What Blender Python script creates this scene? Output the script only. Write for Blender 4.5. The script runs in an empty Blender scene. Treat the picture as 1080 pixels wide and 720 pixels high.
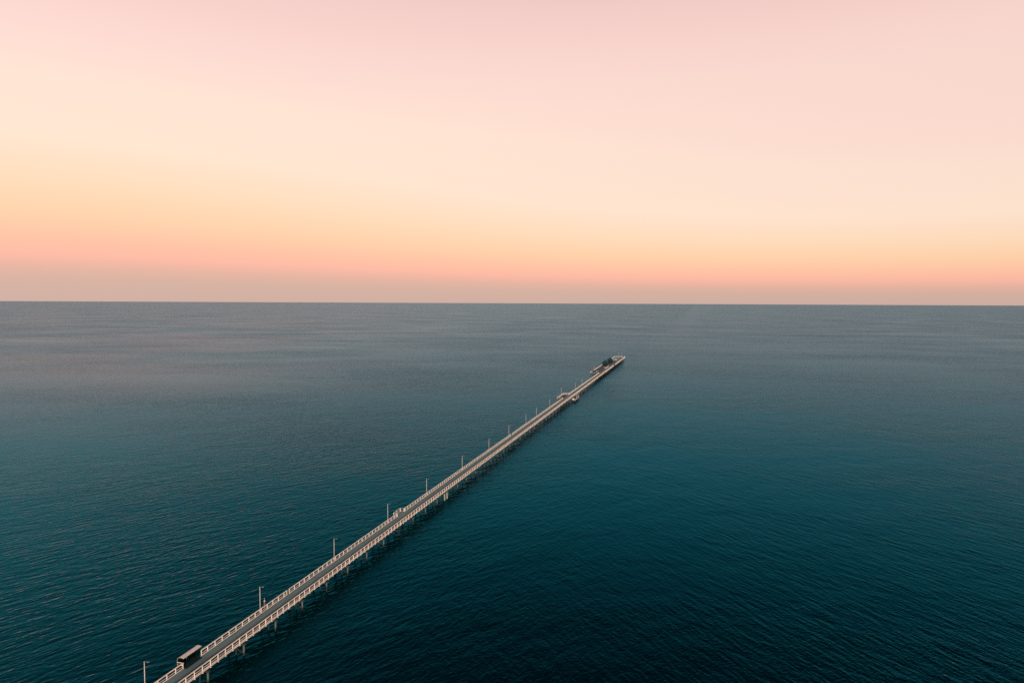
import bpy, bmesh, math, random
from mathutils import Vector, Matrix
random.seed(7)
R = math.radians
S = bpy.context.scene
COL = S.collection

# ------------------------------------------------------------------ helpers
def lin(r, g, b):
    f = lambda c: (c/255/12.92) if c/255 <= .04045 else ((c/255+.055)/1.055)**2.4
    return (f(r), f(g), f(b), 1)

def obj(name, bm, mat, parent=None, smooth=False):
    me = bpy.data.meshes.new(name)
    bm.normal_update(); bm.to_mesh(me); bm.free()
    me.materials.append(mat)
    if smooth:
        for p in me.polygons: p.use_smooth = True
    o = bpy.data.objects.new(name, me); COL.objects.link(o)
    if parent: o.parent = parent
    return o

def empty(name, loc=(0, 0, 0), rz=0):
    o = bpy.data.objects.new(name, None); COL.objects.link(o)
    o.location = loc; o.rotation_euler = (0, 0, rz)
    return o

def tag(o, label=None, cat=None, group=None, kind=None):
    if label: o['label'] = label
    if cat: o['category'] = cat
    if group: o['group'] = group
    if kind: o['kind'] = kind
    return o

def box(bm, x0, x1, y0, y1, z0, z1, bev=0):
    vs = [bm.verts.new(p) for p in ((x0,y0,z0),(x1,y0,z0),(x1,y1,z0),(x0,y1,z0),
                                    (x0,y0,z1),(x1,y0,z1),(x1,y1,z1),(x0,y1,z1))]
    fs = [bm.faces.new([vs[i] for i in q]) for q in
          ((3,2,1,0),(4,5,6,7),(0,1,5,4),(1,2,6,5),(2,3,7,6),(3,0,4,7))]
    if bev:
        es = list({e for f in fs for e in f.edges})
        bmesh.ops.bevel(bm, geom=es, offset=bev, segments=1, affect='EDGES')

def bar(bm, a, b, w, h):
    """square bar from a to b, w wide, h tall"""
    a, b = Vector(a), Vector(b); d = (b-a).normalized()
    up = Vector((0,0,1)) if abs(d.z) < .99 else Vector((0,1,0))
    s = d.cross(up).normalized(); u = s.cross(d).normalized()
    r = []
    for p in (a, b):
        r.append([bm.verts.new(p + s*(w/2)*i + u*(h/2)*j) for i, j in ((-1,-1),(1,-1),(1,1),(-1,1))])
    bm.faces.new(r[0][::-1]); bm.faces.new(r[1])
    for i in range(4):
        k = (i+1) % 4
        bm.faces.new((r[0][i], r[0][k], r[1][k], r[1][i]))

def tube(bm, a, b, r0, r1=None, n=10):
    r1 = r0 if r1 is None else r1
    a, b = Vector(a), Vector(b); d = (b-a).normalized()
    t = Vector((1,0,0)) if abs(d.x) < .9 else Vector((0,1,0))
    s = d.cross(t).normalized(); u = d.cross(s)
    A = [bm.verts.new(a + (s*math.cos(k*2*math.pi/n)+u*math.sin(k*2*math.pi/n))*r0) for k in range(n)]
    B = [bm.verts.new(b + (s*math.cos(k*2*math.pi/n)+u*math.sin(k*2*math.pi/n))*r1) for k in range(n)]
    bm.faces.new(A); bm.faces.new(B[::-1])
    for k in range(n):
        j = (k+1) % n
        bm.faces.new((A[j], A[k], B[k], B[j]))
    bmesh.ops.recalc_face_normals(bm, faces=bm.faces[:])

def BM(): return bmesh.new()

# ------------------------------------------------------------------ materials
def N(nt, t, **kw):
    n = nt.nodes.new(t)
    for k, v in kw.items(): setattr(n, k, v)
    return n

def surf(name, col, rough=.7, var=.25, scale=3.0, col2=None, stretch=(1,1,1), spec=.4, bump=.0):
    m = bpy.data.materials.new(name); m.use_nodes = True
    nt = m.node_tree; b = nt.nodes['Principled BSDF']
    tc = N(nt, 'ShaderNodeTexCoord'); mp = N(nt, 'ShaderNodeMapping')
    geo = N(nt, 'ShaderNodeNewGeometry')
    mp.inputs['Scale'].default_value = stretch
    nt.links.new(geo.outputs['Position'], mp.inputs['Vector'])
    nz = N(nt, 'ShaderNodeTexNoise'); nz.inputs['Scale'].default_value = scale
    nz.inputs['Detail'].default_value = 5; nz.inputs['Roughness'].default_value = .65
    nt.links.new(mp.outputs[0], nz.inputs['Vector'])
    rp = N(nt, 'ShaderNodeValToRGB')
    rp.color_ramp.elements[0].position = .3; rp.color_ramp.elements[1].position = .7
    c2 = col2 or tuple(c*(1-var) for c in col)
    rp.color_ramp.elements[0].color = (*c2[:3], 1); rp.color_ramp.elements[1].color = (*col[:3], 1)
    nt.links.new(nz.outputs['Fac'], rp.inputs[0])
    nt.links.new(rp.outputs[0], b.inputs['Base Color'])
    b.inputs['Roughness'].default_value = rough
    b.inputs['Specular IOR Level'].default_value = spec
    if bump:
        bp = N(nt, 'ShaderNodeBump'); bp.inputs['Strength'].default_value = bump; bp.inputs['Distance'].default_value = .03
        nt.links.new(nz.outputs['Fac'], bp.inputs['Height']); nt.links.new(bp.outputs[0], b.inputs['Normal'])
    return m

M_white = surf('weathered_white_paint', (.85,.76,.69), .55, .2, .55, col2=(.57,.49,.43))
M_lamp = surf('galvanised_pole_paint', (.5,.43,.38), .45, .25, 2.5)
M_deck = surf('weathered_deck_planks', (.135,.215,.225), .8, .4, 1.1, stretch=(5,.35,1), bump=.3)
M_strip = surf('dark_deck_strip', (.028,.048,.05), .85, .4, 1.1, stretch=(5,.35,1), bump=.3, spec=.2)
M_head = surf('pier_head_boards', (.03,.062,.064), .8, .4, 1.2, stretch=(.4,4,1), bump=.3)
M_dark = surf('dark_wet_timber', (.022,.03,.03), .75, .5, 2, spec=.2)
M_beam = surf('dark_bearer_timber', (.035,.045,.043), .8, .4, 2, spec=.2)
M_sleeve = surf('pale_pile_jacket', (.115,.135,.12), .75, .45, 1.2, col2=(.055,.08,.072))
def wet_band(m, z0, col):
    nt = m.node_tree; b = nt.nodes['Principled BSDF']; rp = b.inputs['Base Color'].links[0].from_socket
    g = N(nt, 'ShaderNodeNewGeometry'); sx = N(nt, 'ShaderNodeSeparateXYZ'); nt.links.new(g.outputs['Position'], sx.inputs[0])
    nz = N(nt, 'ShaderNodeTexNoise'); nz.inputs['Scale'].default_value = .9; nt.links.new(g.outputs['Position'], nz.inputs['Vector'])
    ad = N(nt, 'ShaderNodeMath', operation='ADD'); nt.links.new(sx.outputs[2], ad.inputs[0]); nt.links.new(nz.outputs['Fac'], ad.inputs[1])
    mr = N(nt, 'ShaderNodeMapRange'); nt.links.new(ad.outputs[0], mr.inputs[0]); mr.inputs[1].default_value = z0+.3; mr.inputs[2].default_value = z0+.75
    mx = N(nt, 'ShaderNodeMix', data_type='RGBA'); nt.links.new(mr.outputs[0], mx.inputs[0]); mx.inputs[6].default_value = (*col, 1)
    nt.links.new(rp, mx.inputs[7]); nt.links.new(mx.outputs[2], b.inputs['Base Color'])
M_jacket = surf('concrete_jacket', (.3,.3,.26), .75, .4, 1.2, col2=(.17,.19,.17))
wet_band(M_jacket, .0, (.03,.04,.036))
wet_band(M_sleeve, .55, (.02,.03,.026))
M_roof = surf('pale_sheet_roof', (.6,.52,.47), .5, .15, 1.2)
M_screen = surf('dark_shelter_panel', (.001,.010,.013), .9, .4, 2, spec=.05)
M_floor_shade = surf('dark_floor_shade', (.010,.035,.038), .9, .4, 2, spec=.1)  # shade at the shelter put into a dark floor colour
M_frame = surf('grey_steel_frame', (.2,.23,.22), .5, .2, 2)
M_arm = surf('grey_lamp_metal', (.11,.125,.12), .5, .2, 2)
M_blue = surf('dark_blue_roof_sheet', (.006,.036,.05), .85, .3, .6, spec=.15)
M_brown = surf('brown_timber', (.15,.115,.09), .7, .4, 3)
M_tarp = surf('faded_blue_deck_paint', (.1,.25,.33), .7, .3, .5)
def emis_off(): pass
M_lens = surf('lamp_lens', (.5,.52,.5), .25, .1, 4)

# ------------------------------------------------------------------ camera
CX, CZ = 82.39, 66.0
f, p, roll, yaw = 720/1080, math.atan(40.5/720), R(.2528), R(15.13)
F = Vector((-math.sin(yaw)*math.cos(p), math.cos(yaw)*math.cos(p), -math.sin(p)))
R0 = Vector((math.cos(yaw), math.sin(yaw), 0)); U0 = R0.cross(F)
Rv = R0*math.cos(roll) + U0*math.sin(roll); Uv = Rv.cross(F)
cam = bpy.data.cameras.new('camera'); cam.sensor_width = 36; cam.lens = 36*f
cam.clip_end = 1.0e6; cam.clip_start = .5
co = bpy.data.objects.new('camera', cam); COL.objects.link(co)
co.matrix_world = Matrix(((Rv.x,Uv.x,-F.x,CX),(Rv.y,Uv.y,-F.y,0),(Rv.z,Uv.z,-F.z,CZ),(0,0,0,1)))
S.camera = co

# ------------------------------------------------------------------ sky and sun
SUN_AZ, SUN_EL = R(153), R(13)          # clockwise from +Y; behind and to the right of the camera
def make_world():
    w = bpy.data.worlds.new('World'); S.world = w; w.use_nodes = True
    nt = w.node_tree; nt.nodes.clear(); L = nt.links.new
    def M(op, a, b=None, c=None, clamp=False):
        n = N(nt, 'ShaderNodeMath', operation=op); n.use_clamp = clamp
        for i, v in enumerate((a, b, c)):
            if v is None: continue
            if isinstance(v, (int, float)): n.inputs[i].default_value = v
            else: L(v, n.inputs[i])
        return n.outputs[0]
    def MR(v, a, b, c, d, smooth=False):
        n = N(nt, 'ShaderNodeMapRange'); n.interpolation_type = 'SMOOTHSTEP' if smooth else 'LINEAR'
        L(v, n.inputs[0])
        for i, k in enumerate((a, b, c, d)): n.inputs[i+1].default_value = k
        return n.outputs[0]
    tc = N(nt, 'ShaderNodeTexCoord'); sx = N(nt, 'ShaderNodeSeparateXYZ'); L(tc.outputs['Generated'], sx.inputs[0])
    x, y, z = sx.outputs
    el = M('MULTIPLY', M('ARCSINE', M('MINIMUM', M('MAXIMUM', z, -1.0), 1.0)), 180/math.pi)
    # azimuth in degrees, 0 = straight ahead over the pier, positive to the right
    rr = M('ADD', M('MULTIPLY', x, math.cos(yaw)), M('MULTIPLY', y, math.sin(yaw)))
    ff = M('ADD', M('MULTIPLY', x, -math.sin(yaw)), M('MULTIPLY', y, math.cos(yaw)))
    az = M('MULTIPLY', M('ARCTAN2', rr, ff), 180/math.pi)
    kf = MR(az, -36, 42, .85, 1.65, True)
    kf2 = MR(el, 6.5, 19, 1, 0, True)
    k = M('ADD', 1.0, M('MULTIPLY', M('SUBTRACT', kf, 1.0), kf2))
    e = M('MULTIPLY', el, k)
    # the upper sky comes lower on the right-hand side
    e = M('ADD', e, M('MULTIPLY', MR(az, -50, 20, -24, 40, True), MR(el, 22, 34, 0, 1, True)))
    rp = N(nt, 'ShaderNodeValToRGB'); L(MR(e, -2, 90, 0, 1), rp.inputs[0])
    stops = [(-2,(196,168,158)),(0,(205,174,162)),(1.2,(211,175,160)),(2.0,(227,178,160)),(2.8,(251,184,163)),(3.7,(255,193,163)),
             (5.2,(255,208,169)),(7.3,(255,219,186)),(10.2,(255,227,205)),(14.5,(254,225,208)),(18.5,(250,215,206)),(23,(242,203,197)),
             (30,(224,195,190)),(38,(140,158,166)),(48,(64,122,140)),(62,(24,86,106)),(90,(8,64,84))]
    cr = rp.color_ramp
    while len(cr.elements) < len(stops): cr.elements.new(.5)
    for s_, (d, c) in zip(cr.elements, stops):
        s_.position = (d+2)/92; s_.color = lin(*c)
    # slight fall-off in brightness from left to right
    br = MR(az, -60, 60, 1.05, .95)
    mul = N(nt, 'ShaderNodeMix', data_type='RGBA', blend_type='MULTIPLY'); mul.inputs[0].default_value = 1
    cmb = N(nt, 'ShaderNodeCombineXYZ')
    for i in range(3): L(br, cmb.inputs[i])
    L(rp.outputs[0], mul.inputs[6]); L(cmb.outputs[0], mul.inputs[7])
    # warm glow of the setting sun, behind the camera
    dd = M('ADD', M('MULTIPLY', x, math.sin(SUN_AZ)), M('MULTIPLY', y, math.cos(SUN_AZ)))
    g = M('MULTIPLY', M('POWER', M('MAXIMUM', dd, 0.0), 3.0), MR(el, 0, 40, 1, 0, True))
    gc = N(nt, 'ShaderNodeMix', data_type='RGBA', blend_type='MIX'); L(g, gc.inputs[0])
    gc.inputs[6].default_value = (0,0,0,1); gc.inputs[7].default_value = (1.1,.62,.36,1)
    ad = N(nt, 'ShaderNodeMix', data_type='RGBA', blend_type='ADD'); ad.inputs[0].default_value = 1
    L(mul.outputs[2], ad.inputs[6]); L(gc.outputs[2], ad.inputs[7])
    bg = N(nt, 'ShaderNodeBackground'); L(ad.outputs[2], bg.inputs[0]); bg.inputs[1].default_value = 1.0
    sk = N(nt, 'ShaderNodeTexSky'); sk.sky_type = 'NISHITA'; sk.sun_disc = False
    sk.sun_elevation = SUN_EL; sk.sun_rotation = SUN_AZ
    bg2 = N(nt, 'ShaderNodeBackground'); L(sk.outputs[0], bg2.inputs[0]); bg2.inputs[1].default_value = .003
    ash = N(nt, 'ShaderNodeAddShader'); L(bg.outputs[0], ash.inputs[0]); L(bg2.outputs[0], ash.inputs[1])
    out = N(nt, 'ShaderNodeOutputWorld'); L(ash.outputs[0], out.inputs[0])
make_world()
sd = bpy.data.lights.new('sun', 'SUN'); sd.energy = 3.7; sd.angle = R(3); sd.color = (1, .79, .64)
so = bpy.data.objects.new('sun', sd); COL.objects.link(so)
sdir = Vector((math.sin(SUN_AZ)*math.cos(SUN_EL), math.cos(SUN_AZ)*math.cos(SUN_EL), math.sin(SUN_EL)))
so.rotation_euler = sdir.to_track_quat('Z', 'Y').to_euler()
S.cycles.use_denoising = False
S.view_settings.view_transform = 'Standard'; S.view_settings.look = 'None'
S.view_settings.exposure = 0; S.view_settings.gamma = 1; S.view_settings.use_curve_mapping = False

# ------------------------------------------------------------------ sea
def wave_group():
    g = bpy.data.node_groups.new('wave_height', 'ShaderNodeTree')
    g.interface.new_socket('Vector', in_out='INPUT', socket_type='NodeSocketVector')
    g.interface.new_socket('Side', in_out='INPUT', socket_type='NodeSocketFloat')
    g.interface.new_socket('Height', in_out='OUTPUT', socket_type='NodeSocketFloat')
    gi = N(g, 'NodeGroupInput'); go = N(g, 'NodeGroupOutput'); L = g.links.new
    def layer(ang, sa, sb, amp, det=2.0, dist=.35):
        """noise stretched along the crest direction ang (degrees from +X)"""
        mp = N(g, 'ShaderNodeMapping', vector_type='TEXTURE')
        mp.inputs['Rotation'].default_value = (0, 0, R(ang)); mp.inputs['Scale'].default_value = (1/sb, 1/sa, 1)
        L(gi.outputs[0], mp.inputs['Vector'])
        nz = N(g, 'ShaderNodeTexNoise', noise_dimensions='2D'); nz.inputs['Scale'].default_value = 1
        nz.inputs['Detail'].default_value = det; nz.inputs['Roughness'].default_value = .5; nz.inputs['Distortion'].default_value = dist
        L(mp.outputs[0], nz.inputs['Vector'])
        m = N(g, 'ShaderNodeMath', operation='MULTIPLY'); L(nz.outputs['Fac'], m.inputs[0]); m.inputs[1].default_value = amp
        return m.outputs[0]
    def add(a, b):
        m = N(g, 'ShaderNodeMath', operation='ADD'); L(a, m.inputs[0]); L(b, m.inputs[1]); return m.outputs[0]
    A = layer(71, 1.0, .27, .36); B = layer(123, .95, .22, .22)
    mx = N(g, 'ShaderNodeMix', data_type='FLOAT'); L(gi.outputs[1], mx.inputs[0]); L(A, mx.inputs[2]); L(B, mx.inputs[3])
    C = layer(40, 1.5, .9, .13, 2.5)
    E1 = layer(54, .42, .13, .42, 2.0); E2 = layer(138, .42, .12, .27, 2.0)
    me_ = N(g, 'ShaderNodeMix', data_type='FLOAT'); L(gi.outputs[1], me_.inputs[0]); L(E1, me_.inputs[2]); L(E2, me_.inputs[3]); E = me_.outputs[0]
    D = layer(60, .06, .04, .5, 2.0)
    L(add(add(add(mx.outputs[0], C), D), E), go.inputs[0])
    return g

REFL = [(0,(0,.002,.004)),(.40,(.0002,.004,.007)),(.515,(.0004,.010,.0165)),(.593,(.0006,.021,.033)),(.684,(.0015,.047,.074)),
        (.795,(.009,.100,.155)),(.89,(.070,.19,.28)),(.96,(.215,.345,.46)),(1.0,(.33,.51,.69))]
def make_sea_material():
    m = bpy.data.materials.new('sea_water'); m.use_nodes = True
    nt = m.node_tree; b = nt.nodes['Principled BSDF']; L = nt.links.new
    geo = N(nt, 'ShaderNodeNewGeometry'); sx = N(nt, 'ShaderNodeSeparateXYZ'); L(geo.outputs['Position'], sx.inputs[0])
    side = N(nt, 'ShaderNodeMapRange'); side.interpolation_type = 'SMOOTHSTEP'
    L(sx.outputs[0], side.inputs[0]); side.inputs[1].default_value = -30; side.inputs[2].default_value = 110
    wg = wave_group(); E_ = .12
    hs = []
    for off in ((0,0,0),(E_,0,0),(0,E_,0)):
        v = N(nt, 'ShaderNodeVectorMath', operation='ADD'); L(geo.outputs['Position'], v.inputs[0]); v.inputs[1].default_value = off
        gn = N(nt, 'ShaderNodeGroup'); gn.node_tree = wg; L(v.outputs[0], gn.inputs[0]); L(side.outputs[0], gn.inputs[1]); hs.append(gn.outputs[0])
    # gust patches: where the breeze touches the water it is rougher
    mp = N(nt, 'ShaderNodeMapping', vector_type='TEXTURE'); mp.inputs['Rotation'].default_value = (0,0,R(8)); mp.inputs['Scale'].default_value = (230, 120, 1)
    L(geo.outputs['Position'], mp.inputs['Vector'])
    gz = N(nt, 'ShaderNodeTexNoise', noise_dimensions='2D'); gz.inputs['Scale'].default_value = 1; gz.inputs['Detail'].default_value = 6; gz.inputs['Roughness'].default_value = .6
    L(mp.outputs[0], gz.inputs['Vector'])
    gust = N(nt, 'ShaderNodeMapRange'); L(gz.outputs['Fac'], gust.inputs[0]); gust.inputs[1].default_value = .3; gust.inputs[2].default_value = .7
    gust.inputs[3].default_value = .55; gust.inputs[4].default_value = 1.45
    comp = []
    for k in (1, 2):
        s = N(nt, 'ShaderNodeMath', operation='SUBTRACT'); L(hs[0], s.inputs[0]); L(hs[k], s.inputs[1])
        d = N(nt, 'ShaderNodeMath', operation='MULTIPLY'); L(s.outputs[0], d.inputs[0]); d.inputs[1].default_value = WAVE/E_
        q = N(nt, 'ShaderNodeMath', operation='MULTIPLY'); L(d.outputs[0], q.inputs[0]); L(gust.outputs[0], q.inputs[1]); comp.append(q.outputs[0])
    cv = N(nt, 'ShaderNodeCombineXYZ'); L(comp[0], cv.inputs[0]); L(comp[1], cv.inputs[1]); cv.inputs[2].default_value = 1
    nm = N(nt, 'ShaderNodeVectorMath', operation='NORMALIZE'); L(cv.outputs[0], nm.inputs[0])
    # angle-dependent reflectance of the water: weak and green-blue seen from above, strong and grey at grazing angles
    dt = N(nt, 'ShaderNodeVectorMath', operation='DOT_PRODUCT'); L(nm.outputs[0], dt.inputs[0]); L(geo.outputs['Incoming'], dt.inputs[1])
    ab = N(nt, 'ShaderNodeMath', operation='ABSOLUTE'); L(dt.outputs['Value'], ab.inputs[0])
    om = N(nt, 'ShaderNodeMath', operation='SUBTRACT'); om.inputs[0].default_value = 1; L(ab.outputs[0], om.inputs[1])
    rp = N(nt, 'ShaderNodeValToRGB'); L(om.outputs[0], rp.inputs[0]); cr = rp.color_ramp
    while len(cr.elements) < len(REFL): cr.elements.new(.5)
    for e, (q, c_) in zip(cr.elements, REFL): e.position = q; e.color = (*c_, 1)
    gl = N(nt, 'ShaderNodeBsdfGlossy'); gl.inputs['Roughness'].default_value = .13
    L(rp.outputs[0], gl.inputs['Color']); L(nm.outputs[0], gl.inputs['Normal'])
    df = N(nt, 'ShaderNodeBsdfDiffuse'); mq = N(nt, 'ShaderNodeMapping', vector_type='TEXTURE'); mq.inputs['Rotation'].default_value = (0,0,R(28)); mq.inputs['Scale'].default_value = (420, 240, 1)
    L(geo.outputs['Position'], mq.inputs['Vector'])
    pz = N(nt, 'ShaderNodeTexNoise', noise_dimensions='2D'); pz.inputs['Scale'].default_value = 1; pz.inputs['Detail'].default_value = 5; pz.inputs['Roughness'].default_value = .62
    L(mq.outputs[0], pz.inputs['Vector'])
    def mr(v, a, b_, c_, d):
        n = N(nt, 'ShaderNodeMapRange'); n.interpolation_type = 'SMOOTHSTEP'; L(v, n.inputs[0])
        for i_, k_ in enumerate((a, b_, c_, d)): n.inputs[i_+1].default_value = k_
        return n.outputs[0]
    def mm(op, a, b_):
        n = N(nt, 'ShaderNodeMath', operation=op); L(a, n.inputs[0])
        if isinstance(b_, (int, float)): n.inputs[1].default_value = b_
        else: L(b_, n.inputs[1])
        return n.outputs[0]
    # pinkish sky sheen, put into the sea colour west of the pier
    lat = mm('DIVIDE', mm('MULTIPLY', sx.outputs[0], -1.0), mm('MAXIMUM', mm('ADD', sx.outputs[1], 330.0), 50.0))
    west_sheen = mm('MULTIPLY', mm('MULTIPLY', mr(lat, -.12, .62, 0, 1), mr(sx.outputs[1], 110, 520, 0, 1)), mr(pz.outputs['Fac'], .25, .7, .4, 1.0))
    dc = N(nt, 'ShaderNodeMix', data_type='RGBA', blend_type='MIX'); L(west_sheen, dc.inputs[0])
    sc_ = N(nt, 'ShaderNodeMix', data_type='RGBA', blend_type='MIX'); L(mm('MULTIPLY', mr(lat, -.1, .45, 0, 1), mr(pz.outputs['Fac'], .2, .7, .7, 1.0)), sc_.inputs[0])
    sc_.inputs[6].default_value = (.0005, .005, .007, 1); sc_.inputs[7].default_value = (.006, .066, .083, 1)   # dark teal east, brighter teal west: sky sheen put into the colour
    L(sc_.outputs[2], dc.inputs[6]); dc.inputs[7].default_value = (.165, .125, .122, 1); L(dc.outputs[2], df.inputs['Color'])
    ash = N(nt, 'ShaderNodeAddShader'); L(gl.outputs[0], ash.inputs[0]); L(df.outputs[0], ash.inputs[1])
    nt.nodes.remove(b); L(ash.outputs[0], nt.nodes['Material Output'].inputs['Surface'])
    return m
WAVE = .7
bm = BM(); NS = 96
c = bm.verts.new((0,0,0)); prev = None
for r_ in (300, 1500, 8000, 40000, 200000):
    ring = [bm.verts.new((r_*math.cos(2*math.pi*k/NS), r_*math.sin(2*math.pi*k/NS), 0)) for k in range(NS)]
    for k in range(NS):
        j = (k+1) % NS
        if prev is None: bm.faces.new((c, ring[k], ring[j]))
        else: bm.faces.new((prev[k], ring[k], ring[j], prev[j]))
    prev = ring
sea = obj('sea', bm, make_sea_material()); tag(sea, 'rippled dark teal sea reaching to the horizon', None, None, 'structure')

# ------------------------------------------------------------------ the pier
DZ = 2.9                                   # deck level above the water
XL, XR, Y0, Y1 = -1.85, 1.85, 24.0, 803.0
BENT0, BENT = 97.1 - 9.85*7, 9.85
pier = empty('pier', (0, 0, 0))
tag(pier, 'very long narrow pier with white railings running far out to sea', 'pier')

bm = BM(); box(bm, -2.0, 1.95, Y0, Y1, DZ-.16, DZ); deck = obj('deck', bm, M_deck, pier)
bm = BM(); box(bm, -.02, 1.78, Y0, Y1, DZ+.002, DZ+.008); obj('deck_strip', bm, M_strip, pier)['label'] = 'darker strip along the right half of the deck'  # thin darker sheet laid over the right half of the deck
bm = BM()
for x in (-1.4, -.5, .5, 1.4): box(bm, x-.13, x+.13, Y0+.2, Y1-.2, DZ-.52, DZ-.163)
obj('girder', bm, M_beam, pier)
# pier head and side platforms
bm = BM(); box(bm, -10.2, -2.003, 614, 808, DZ-.16, DZ); box(bm, -2.0, 1.95, Y1+.003, 808, DZ-.16, DZ); obj('head_deck', bm, M_head, pier)
bm = BM(); box(bm, -6.0, -2.003, 441.5, 464, DZ-.16, DZ); obj('platform', bm, M_head, pier)
bm = BM(); box(bm, -3.25, -2.003, 182.6, 188, DZ-.16, DZ); obj('platform', bm, M_deck, pier)
bm = BM(); box(bm, -3.15, -2.003, 95.4, 100.0, DZ-.16, DZ+.006); obj('platform', bm, M_floor_shade, pier)
def bearer(x0, x1, y, w, z0, z1):
    bm = BM(); box(bm, x0, x1, y-w, y+w, z0, z1); obj('bearer', bm, M_beam, pier)
for y in range(616, 808, 10): bearer(-9.9, -2.2, y, .15, DZ-.5, DZ-.163)
for y in (443, 452.5, 462): bearer(-5.8, -2.2, y, .15, DZ-.5, DZ-.163)
for y in (96, 99.4, 183.4, 187.2): bearer(-3.0, -1.6, y, .08, DZ-.34, DZ-.165)

# --- railings: top rail, middle rail, kerb board; posts as sub-parts
POSTS = []                                  # (railing part, x, y, axis)
def railing(pts, side, mat=M_white, phase=None, fascia=True):
    """pts: two (x, y) ends; side = outward normal sign along x for lengthwise runs, 0 for crosswise"""
    (xa, ya), (xb, yb) = pts
    bm = BM(); h = DZ
    def rail(z0, z1, w):
        if xa == xb: box(bm, xa-w/2, xa+w/2, ya, yb, h+z0, h+z1)
        else: box(bm, min(xa,xb), max(xa,xb), ya-w/2, ya+w/2, h+z0, h+z1)
    rail(.985, 1.10, .17)
    rail(.46, .53, .05)
    rail(.05, .17, .09)
    part = obj('railing', bm, mat, pier)
    if xa == xb:
        n = round((yb-ya)/1.97)
        if phase is not None:
            y = phase + math.ceil((ya-phase+.05)/1.97)*1.97
            ys = [ya+.06]
            while y < yb-.3:
                if y-ys[-1] > .35: ys.append(y)
                y += 1.97
            ys.append(yb-.06)
        else:
            n = max(1, n); ys = [ya+.06+(yb-ya-.12)*i/n for i in range(n+1)]
        for y in ys: POSTS.append((part, xa, y, side))
    else:
        L_ = abs(xb-xa); n = max(1, round(L_/1.9))
        for i in range(n+1): POSTS.append((part, min(xa,xb)+.06+(L_-.12)*i/n, ya, 0))
    return part
PH = 95.8
railing(((XR, Y0), (XR, 466.0)), 1, phase=PH)
railing(((XR, 467.2), (XR, 692.0)), 1, phase=PH)
railing(((XR, 706.0), (XR, 807.8)), 1, phase=PH)
railing(((XL, Y0), (XL, 95.6)), -1, phase=PH)
railing(((XL, 100.0), (XL, 126.5)), -1, phase=PH)
railing(((XL, 127.3), (XL, 182.8)), -1, phase=PH)
railing(((XL, 187.8), (XL, 310.4)), -1, phase=PH)
railing(((XL, 313.0), (XL, 440.8)), -1, phase=PH)
railing(((XL, 463.8), (XL, 614.0)), -1, phase=PH)
railing(((XL, 659.0), (XL, 682.0)), -1)
# bay on the left
railing(((-3.15, 182.8), (-1.95, 182.8)), 0, M_lamp); railing(((-3.15, 183.0), (-3.15, 187.6)), -1, M_lamp); railing(((-3.15, 187.8), (-1.95, 187.8)), 0, M_frame)
# platform on the left
railing(((-5.9, 441.7), (-2.1, 441.7)), 0, M_frame); railing(((-5.9, 441.9), (-5.9, 463.6)), -1); railing(((-5.9, 463.8), (-1.95, 463.8)), 0)
# pier head
railing(((-10.1, 614.2), (-2.0, 614.2)), 0, M_frame); railing(((-10.1, 614.4), (-10.1, 699)), -1)
railing(((-10.1, 764), (-10.1, 807.6)), -1); railing(((-10.1, 807.8), (1.7, 807.8)), 0)
railing(((-10.1, 763.8), (-2.6, 763.8)), 0)

def post_mesh(side):
    bm = BM()
    ox = .04*side if side else 0
    box(bm, -.06+ox, .06+ox, -.06, .06, (-.30 if side else .0), .98)
    if side: box(bm, ox+side*.03-.09, ox+side*.03+.09, -.075, .075, -.34, -.18)   # bolted foot on the deck edge
    me = bpy.data.meshes.new('post'); bm.to_mesh(me); bm.free(); me.materials.append(M_white); return me
PM = {s_: post_mesh(s_) for s_ in (-1, 0, 1)}
vis = sorted([q for q in POSTS if q[2] > 82 and not (q[1] < 0 and q[2] < 88)], key=lambda q: q[2])[:100]
keep = set(id(q) for q in vis)
rest = BM(); pj = random.Random(11)
for q in POSTS:
    part, x, y, s_ = q
    if id(q) in keep:
        o = bpy.data.objects.new('post', PM[s_]); COL.objects.link(o); o.parent = part; o.location = (x, y+pj.uniform(-.03,.03), DZ-pj.uniform(0,.008)); o.rotation_euler = (pj.uniform(-.012,.012), pj.uniform(-.008,.008), pj.uniform(-.03,.03))
    else:
        ox = .04*s_
        box(rest, x+ox-.06, x+ox+.06, y-.06, y+.06, DZ+(-.30 if s_ else 0), DZ+.98)
        if s_: box(rest, x+ox+s_*.03-.09, x+ox+s_*.03+.09, y-.075, y+.075, DZ-.34, DZ-.18)
tag(obj('railing_post', rest, M_white, pier), kind='stuff')
# light edge boards below the railings
bm = BM()
box(bm, 1.953, 2.0, Y0, 466, DZ-.14, DZ+.03); box(bm, 1.953, 2.0, 467.2, 807.8, DZ-.14, DZ+.03)
obj('edge_board', bm, M_white, pier)

# --- piles and headstocks
bents = []
y = BENT0
while y < 803: bents.append(y); y += BENT
def pile_bm(rad, top, bot=-4.0):
    bm = BM(); tube(bm, (0,0,bot), (0,0,top), rad*1.05, rad*.95, 10); return bm
proto = obj('pile', pile_bm(.165, DZ-.86), M_dark, pier, True); pile_me = proto.data
bpy.data.objects.remove(proto)
def sleeve_me(z0):
    bm = BM(); tube(bm, (0,0,z0), (0,0,DZ-.865), .178, .174, 12)
    me = bpy.data.meshes.new('sleeve'); bm.to_mesh(me); bm.free(); me.materials.append(M_sleeve)
    for q in me.polygons: q.use_smooth = True
    return me
SL = [sleeve_me(z) for z in (.15, .5, 1.1, -.2)]
bm = BM(); box(bm, -2.0, 2.25, -.17, .17, DZ-.86, DZ-.523); hs_me = bpy.data.meshes.new('headstock'); bm.to_mesh(bm and hs_me); bm.free(); hs_me.materials.append(M_beam)
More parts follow.
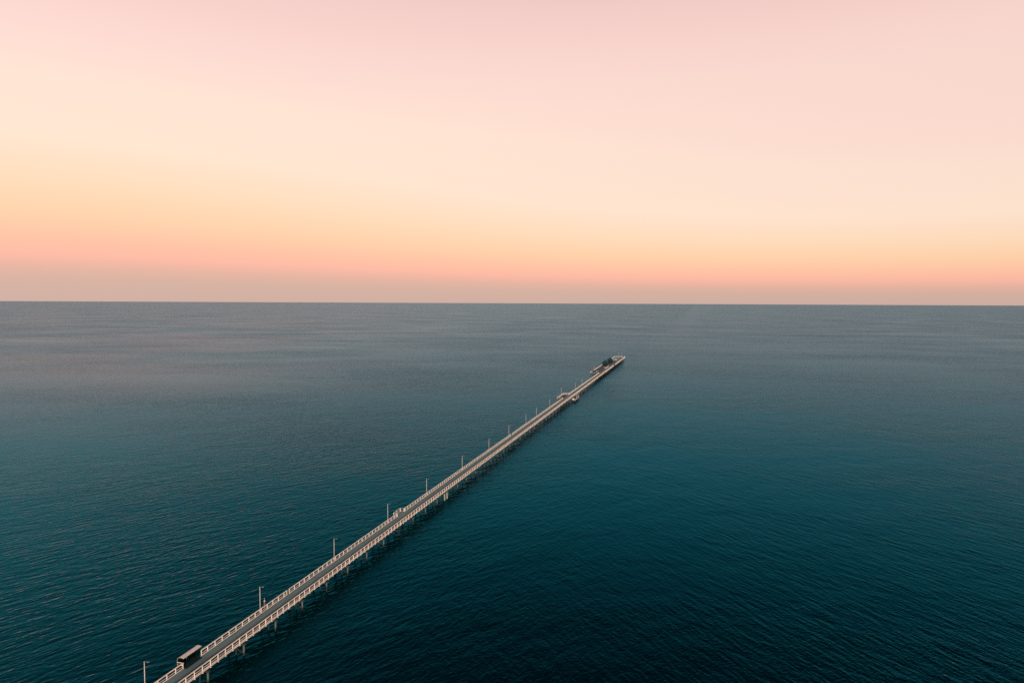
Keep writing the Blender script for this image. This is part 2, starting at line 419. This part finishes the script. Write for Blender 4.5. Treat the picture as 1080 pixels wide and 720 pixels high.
full = {97.1:0, 106.95:0, 116.8:0, 126.65:0, 136.5:2, 146.35:0, 156.2:0, 166.05:0, 186:2, 195.6:1, 205.4:0, 215.3:0}
rest_p = BM(); np_ = 0; lean = random.Random(3)
for k, y in enumerate(bents):
    if 80 < y:
        h = bpy.data.objects.new('headstock', hs_me); COL.objects.link(h); h.parent = pier; h.location = (0, y, 0)
    for x in (1.78, -1.6, .15):
        jx, jy = lean.uniform(-.06,.06), lean.uniform(-.12,.12)
        near = 80 < y
        if near and np_ < 100 and (x > 1 or (x < -1 and y < 380)):
            o = bpy.data.objects.new('pile', pile_me); COL.objects.link(o); o.parent = pier; o.location = (x+jx*.3, y+jy, 0)
            o.rotation_euler = (lean.uniform(-.012,.012), lean.uniform(-.012,.012), lean.uniform(0,6)); np_ += 1
            sl = None
            for fy, v in full.items():
                if abs(fy-y) < 2: sl = v
            if x < 1: sl = None
            elif sl is None and y > 220: sl = lean.choice((None, 1, 2, 2, 0, 2))
            if sl is not None:
                s_ = bpy.data.objects.new('sleeve', SL[sl]); COL.objects.link(s_); s_.parent = o
                s_['label'] = 'pale jacket round the upper pile'
        else:
            tube(rest_p, (x+jx, y+jy, -4), (x+jx, y+jy, DZ-.86), .17, .155, 7)
    # one broad pair of encased piles
for y in list(range(616, 808, 10)):
    for x in (-9.6, -7.0, -4.4): tube(rest_p, (x, y, -4), (x, y, DZ-.5), .18, .17, 7)
for y in (443, 452.5, 462):
    for x in (-5.5, -3.4): tube(rest_p, (x, y, -4), (x, y, DZ-.5), .17, .16, 7)
for y in (183.4, 187.2): tube(rest_p, (-2.9, y, -4), (-2.9, y, DZ-.34), .13, .12, 7)
tag(obj('pile_row', rest_p, M_dark, pier, True), kind='stuff')
bm = BM()
for k in range(6, len(bents)):                   # diagonal braces between outer piles
    y = bents[k]
    if k % 2 == 0:
        bar(bm, (1.7, y+.22, DZ-.9), (-1.6, y+.22, .7), .1, .16); bar(bm, (-1.6, y-.24, DZ-.9), (1.7, y-.24, .7), .1, .16)
obj('cross_brace', bm, M_beam, pier)
bm = BM(); tube(bm, (2.15,211.6,-2), (1.95,211.6,DZ-.6), .3, .26, 12); obj('encased_pile', bm, M_jacket, pier, True)
bm = BM(); tube(bm, (2.3,213.6,-2), (2.05,213.6,DZ-.75), .3, .26, 12); obj('encased_pile', bm, M_jacket, pier, True)

# boat landing with stair on the right
bm = BM(); box(bm, 2.35, 5.2, 447, 463.5, 1.05, 1.2); obj('boat_landing', bm, M_head, pier)
bm = BM()
for x in (2.6, 5.0):
    for y in (447.6, 452.6, 457.8, 463): tube(bm, (x, y, -3), (x, y, 1.047), .17, .16, 8)
obj('landing_pile', bm, M_dark, pier, True)
bm = BM()
for y in (447.4, 451, 455, 459, 463.1): box(bm, 4.98, 5.1, y-.06, y+.06, 1.202, 2.2)
box(bm, 4.96, 5.12, 447.3, 455.5, 2.203, 2.3); box(bm, 5.0, 5.08, 447.3, 463.2, 1.65, 1.74)
box(bm, 2.6, 4.95, 447.33, 447.45, 2.2, 2.3)
obj('landing_rail', bm, M_white, pier)
bm = BM()
bar(bm, (2.02, 466.9, DZ-.1), (3.6, 463.2, 1.25), .08, .25); bar(bm, (3.0, 467.3, DZ-.1), (4.6, 463.4, 1.25), .08, .25)
for k in range(8):
    t = (k+.5)/8; a = Vector((2.1, 466.9, DZ-.1)).lerp(Vector((3.65, 463.2, 1.25)), t); b = Vector((2.95, 467.3, DZ-.1)).lerp(Vector((4.55, 463.4, 1.25)), t)
    bar(bm, a, b, .24, .05)
obj('stair', bm, M_frame, pier)
bm = BM()
bar(bm, (1.99, 466.6, DZ+1.05), (3.55, 463.0, 2.3), .12, .12); bar(bm, (3.1, 467.5, DZ+1.05), (4.7, 463.5, 2.3), .12, .12)
for P, Q in (((2.05,466.5),DZ+1.0), ((3.5,463.1),2.25), ((3.05,467.4),DZ+1.0), ((4.65,463.6),2.25)): box(bm, P[0]-.05, P[0]+.05, P[1]-.05, P[1]+.05, Q-1.1, Q)
obj('stair_handrail', bm, M_white, pier)
# railings' gate in the gap
bm = BM()
for z in (.2, .55, .95): box(bm, XL-.03, XL+.03, 126.56, 127.24, DZ+z, DZ+z+.05)
obj('gate', bm, M_frame, pier)['label'] = 'narrow grey gate in the left railing'

# ------------------------------------------------------------------ shelter
sh = empty('shelter', (-2.1, 97.75, DZ+.006)); sh.scale = (1, .97, .93)
tag(sh, 'small open shelter with pale curved roof over a dark seat on the near pier', 'shelter')
prof = [(-1.0, .95), (-.99, 1.35), (-.94, 1.62), (-.84, 1.83), (-.68, 1.98), (-.48, 2.06), (-.25, 2.08), (0, 2.06), (.22, 2.01), (.36, 1.96)]
def strip(bm, pr, y0, y1, th):
    inn = []
    for i, (x, z) in enumerate(pr):
        a = pr[max(0,i-1)]; b = pr[min(len(pr)-1,i+1)]
        d = Vector((b[0]-a[0], b[1]-a[1])).normalized(); n = Vector((d.y, -d.x))
        inn.append((x+n.x*th, z+n.y*th))
    for (p0, p1, q0, q1) in zip(pr[:-1], pr[1:], inn[:-1], inn[1:]):
        A = [bm.verts.new((v[0], yy, v[1])) for yy in (y0, y1) for v in (p0, p1, q1, q0)]
        for q in ((0,1,2,3),(7,6,5,4),(0,4,5,1),(1,5,6,2),(2,6,7,3),(3,7,4,0)): bm.faces.new([A[i] for i in q])
    bmesh.ops.remove_doubles(bm, verts=bm.verts[:], dist=1e-5)
    bmesh.ops.recalc_face_normals(bm, faces=bm.faces[:])
bm = BM(); strip(bm, prof[3:], -2.25, 2.35, .05); obj('roof', bm, M_roof, sh)
bm = BM(); strip(bm, [(-1.0,.05),(-1.0,.95)]+prof[1:4], -2.15, 2.15, .03); obj('back_panel', bm, M_screen, sh)
bm = BM(); box(bm, -.93, .0, 2.09, 2.13, .1, 1.85); obj('end_panel', bm, M_screen, sh)
for yy in (-2.22, -.02, 2.2):
    bm = BM(); strip(bm, [(-1.03,0.0),(-1.03,.95),(-1.02,1.35),(-.97,1.64),(-.87,1.86)], yy-.04, yy+.04, .07) if yy < -2 or yy > 2 else strip(bm, [(-.96,0.0),(-.96,1.3),(-.9,1.6)], yy-.04, yy+.04, .06)
    obj('frame', bm, M_frame, sh)
bm = BM()
for z in (.55, 1.02): box(bm, -.99, .2, -2.28, -2.2, z, z+.09)
obj('end_rail', bm, M_white, sh)
bn = BM(); box(bn, -.9, -.45, -1.9, 1.9, .42, .47)
for yy in (-1.6, 0, 1.6): box(bn, -.85, -.5, yy-.03, yy+.03, 0, .418)
obj('seat', bn, M_screen, sh)
bm = BM(); box(bm, .1, .8, -2.1, 2.0, -.003, .004); obj('floor_shade', bm, M_floor_shade, sh)  # shelter's shade on the deck, laid as a thin dark sheet

# ------------------------------------------------------------------ lamps
def make_lamp():
    root = empty('street_lamp')
    bm = BM(); tube(bm, (0,0,-.2), (0,0,5.6), .09, .06, 10); obj('pole', bm, M_lamp, root, True)
    bm = BM(); box(bm, -.16, .16, -.16, .16, -.22, -.203); box(bm, -.13,.13,-.13,.13,.25,.85, .01); obj('base', bm, M_lamp, root)
    bm = BM(); tube(bm, (0,0,5.54), (.5,0,5.6), .03, .025, 8); obj('arm', bm, M_arm, root, True)
    bm = BM(); box(bm, .45, .92, -.1, .1, 5.55, 5.64, .03); hd = obj('lamp_head', bm, M_arm, root)
    bm = BM(); box(bm, .52, .86, -.07, .07, 5.53, 5.547); obj('lens', bm, M_lens, hd)
    return root
def copy_tree(o, parent=None):
    c = o.copy(); COL.objects.link(c); c.parent = parent
    for ch in list(o.children): copy_tree(ch, c)
    return c
LG = 'lamp posts along the left side of the pier'
lamps = [
 (-2.02, 87.3, 'nearest tall lamp post, at the bottom edge before the curved roof shelter'),
 (-2.02, 117.3, 'lamp post beside the brown marker post, second from the near end'),
 (-2.02, 146.6, 'third lamp post from the near end, beyond the narrow gate in the railing'),
 (-2.02, 176.6, 'fourth lamp post, just before the small square viewing bay'),
 (-2.02, 205.8, 'fifth lamp post, first one past the small viewing bay'),
 (-2.02, 241.0, 'sixth lamp post, second one past the small viewing bay'),
 (-2.02, 275.2, 'seventh lamp post, last but one before the break in the left railing'),
 (-2.02, 307.2, 'eighth lamp post, right at the break in the left railing'),
 (-2.02, 340.5, 'ninth lamp post, first one past the break in the left railing'),
 (-2.02, 364.4, 'tenth lamp post, a short step beyond the ninth one'),
 (-2.02, 399.6, 'distant lamp post, last before the wide left platform'),
 (-6.12, 457.0, 'faint lamp post on the outer edge of the wide left platform'),
 (-2.02, 489.4, 'faint far lamp post, first one beyond the wide left platform'),
 (-2.02, 519.2, 'faint far lamp post, last one before the broad pier head'),
 (-10.35, 640.0, 'tiny lamp post on the outer left edge of the pier head'),
 (-6.0, 808.1, 'tiny lamp post at the end of the pier, left one of two'),
 (-2.0, 808.1, 'tiny lamp post at the end of the pier, right one of two')]
lp = make_lamp(); jr = random.Random(5)
for i, (x, y, lab) in enumerate(lamps):
    o = lp if i == 0 else copy_tree(lp)
    o.location = (x, y, DZ); o.rotation_euler = (jr.uniform(-.006,.006), jr.uniform(-.006,.006), jr.uniform(-.12,.12))
    if x < -5: o.rotation_euler.z += 0
    tag(o, lab, 'lamp post', LG)

# brown marker post next to the second lamp
mk = empty('marker_post', (-2.12, 118.9, DZ)); tag(mk, 'short brown timber post with a pale pointed cap behind the railing by a lamp', 'post')
bm = BM(); box(bm, -.13, .13, -.1, .1, -.25, 1.85, .015); obj('shaft', bm, M_brown, mk)
bm = BM(); tube(bm, (0,0,1.853), (0,0,2.05), .17, .13, 10); tube(bm, (0,0,2.05), (0,0,2.6), .05, .012, 8); obj('cap', bm, M_lamp, mk)

# ------------------------------------------------------------------ things on the pier head
def shade(loc, lab, w, l):
    r = empty('shade_shelter', loc); tag(r, lab, 'shelter', 'dark roofed shade shelters on the pier head')
    bm = BM(); hw, hl = w/2, l/2
    e = [bm.verts.new(q) for q in ((-hw,-hl,3.0),(hw,-hl,3.0),(hw,hl,3.0),(-hw,hl,3.0))]
    e2 = [bm.verts.new((v.co.x, v.co.y, 3.2)) for v in e]
    t = [bm.verts.new(q) for q in ((0,-hl+hw*.5,5.2),(0,hl-hw*.5,5.2))]
    bm.faces.new(e[::-1])
    for i in range(4): bm.faces.new((e[i], e[(i+1)%4], e2[(i+1)%4], e2[i]))
    bm.faces.new((e2[0], e2[1], t[0])); bm.faces.new((e2[1], e2[2], t[1], t[0])); bm.faces.new((e2[2], e2[3], t[1])); bm.faces.new((e2[3], e2[0], t[0], t[1]))
    obj('roof', bm, M_blue, r)
    for x in (-hw+.25, hw-.25):
        for y in (-hl+.3, 0, hl-.3):
            bm = BM(); box(bm, x-.09, x+.09, y-.09, y+.09, 0, 2.997); obj('post', bm, M_screen, r)
    bm = BM(); box(bm, -hw+.35, hw-.35, hl-.45, hl-.38, .1, 2.8); obj('screen', bm, M_blue, r)
    bm = BM(); box(bm, -.35, .35, -hl+1, hl-1, .42, .5)
    for y in (-hl+1.5, 0, hl-1.5): box(bm, -.3, .3, y-.05, y+.05, 0, .418)
    obj('bench', bm, M_screen, r)
shade((-7.4, 693, DZ), 'dark hip roofed shade shelter nearer of the pair on the pier head', 5.0, 13)
shade((-6.6, 727, DZ), 'dark hip roofed shade shelter farther of the pair, next to the end platform', 5.4, 17)
bm = BM(); box(bm, -9.4, -2.4, 768, 804, .004, .012)
for v in bm.verts: v.co.z += DZ
obj('painted_deck', bm, M_tarp, pier)['label'] = 'bluish deck surface at the far end'
def kiosk(loc, lab):
    r = empty('equipment_box', loc); tag(r, lab, 'box')
    bm = BM(); box(bm, -.8, .8, -1.4, 1.4, .1, 1.5, .03); obj('body', bm, M_blue, r)
    bm = BM(); box(bm, -.88, .88, -1.48, 1.48, 1.503, 1.6); obj('lid', bm, M_blue, r)
    bm = BM()
    for x in (-.6, .6):
        for y in (-1.2, 1.2): box(bm, x-.07, x+.07, y-.07, y+.07, 0, .098)
    obj('foot', bm, M_screen, r)
kiosk((-8.2, 624, DZ), 'small dark blue box at the near corner of the pier head')
def cleaning_table(loc, lab, l):
    r = empty('table', loc); tag(r, lab, 'table', 'pale tables on the pier head')
    bm = BM(); box(bm, -.55, .55, -l/2, l/2, .86, .95, .01); obj('table_top', bm, M_white, r)
    for x in (-.42, .42):
        for y in (-l/2+.3, l/2-.3):
            bm = BM(); box(bm, x-.05, x+.05, y-.05, y+.05, 0, .857); obj('leg', bm, M_frame, r)
cleaning_table((-5.6, 627, DZ), 'pale table between the dark blue box and the left rail of the walkway', 4)
cleaning_table((-3.6, 664, DZ), 'pale table farther out, in front of the shade shelters', 5)
lk = empty('locker', (3.5, 450.5, 1.2)); tag(lk, 'small pale locker standing on the low boat landing', 'locker')
bm = BM(); box(bm, -.5, .5, -.7, .7, .05, 1.0, .03); obj('body', bm, M_white, lk)
bm = BM(); box(bm, -.54, .54, -.74, .74, 1.003, 1.08); obj('lid', bm, M_white, lk)
bm = BM()
for y in (-.5, .5): box(bm, -.4, .4, y-.06, y+.06, 0, .048)
obj('foot', bm, M_frame, lk)
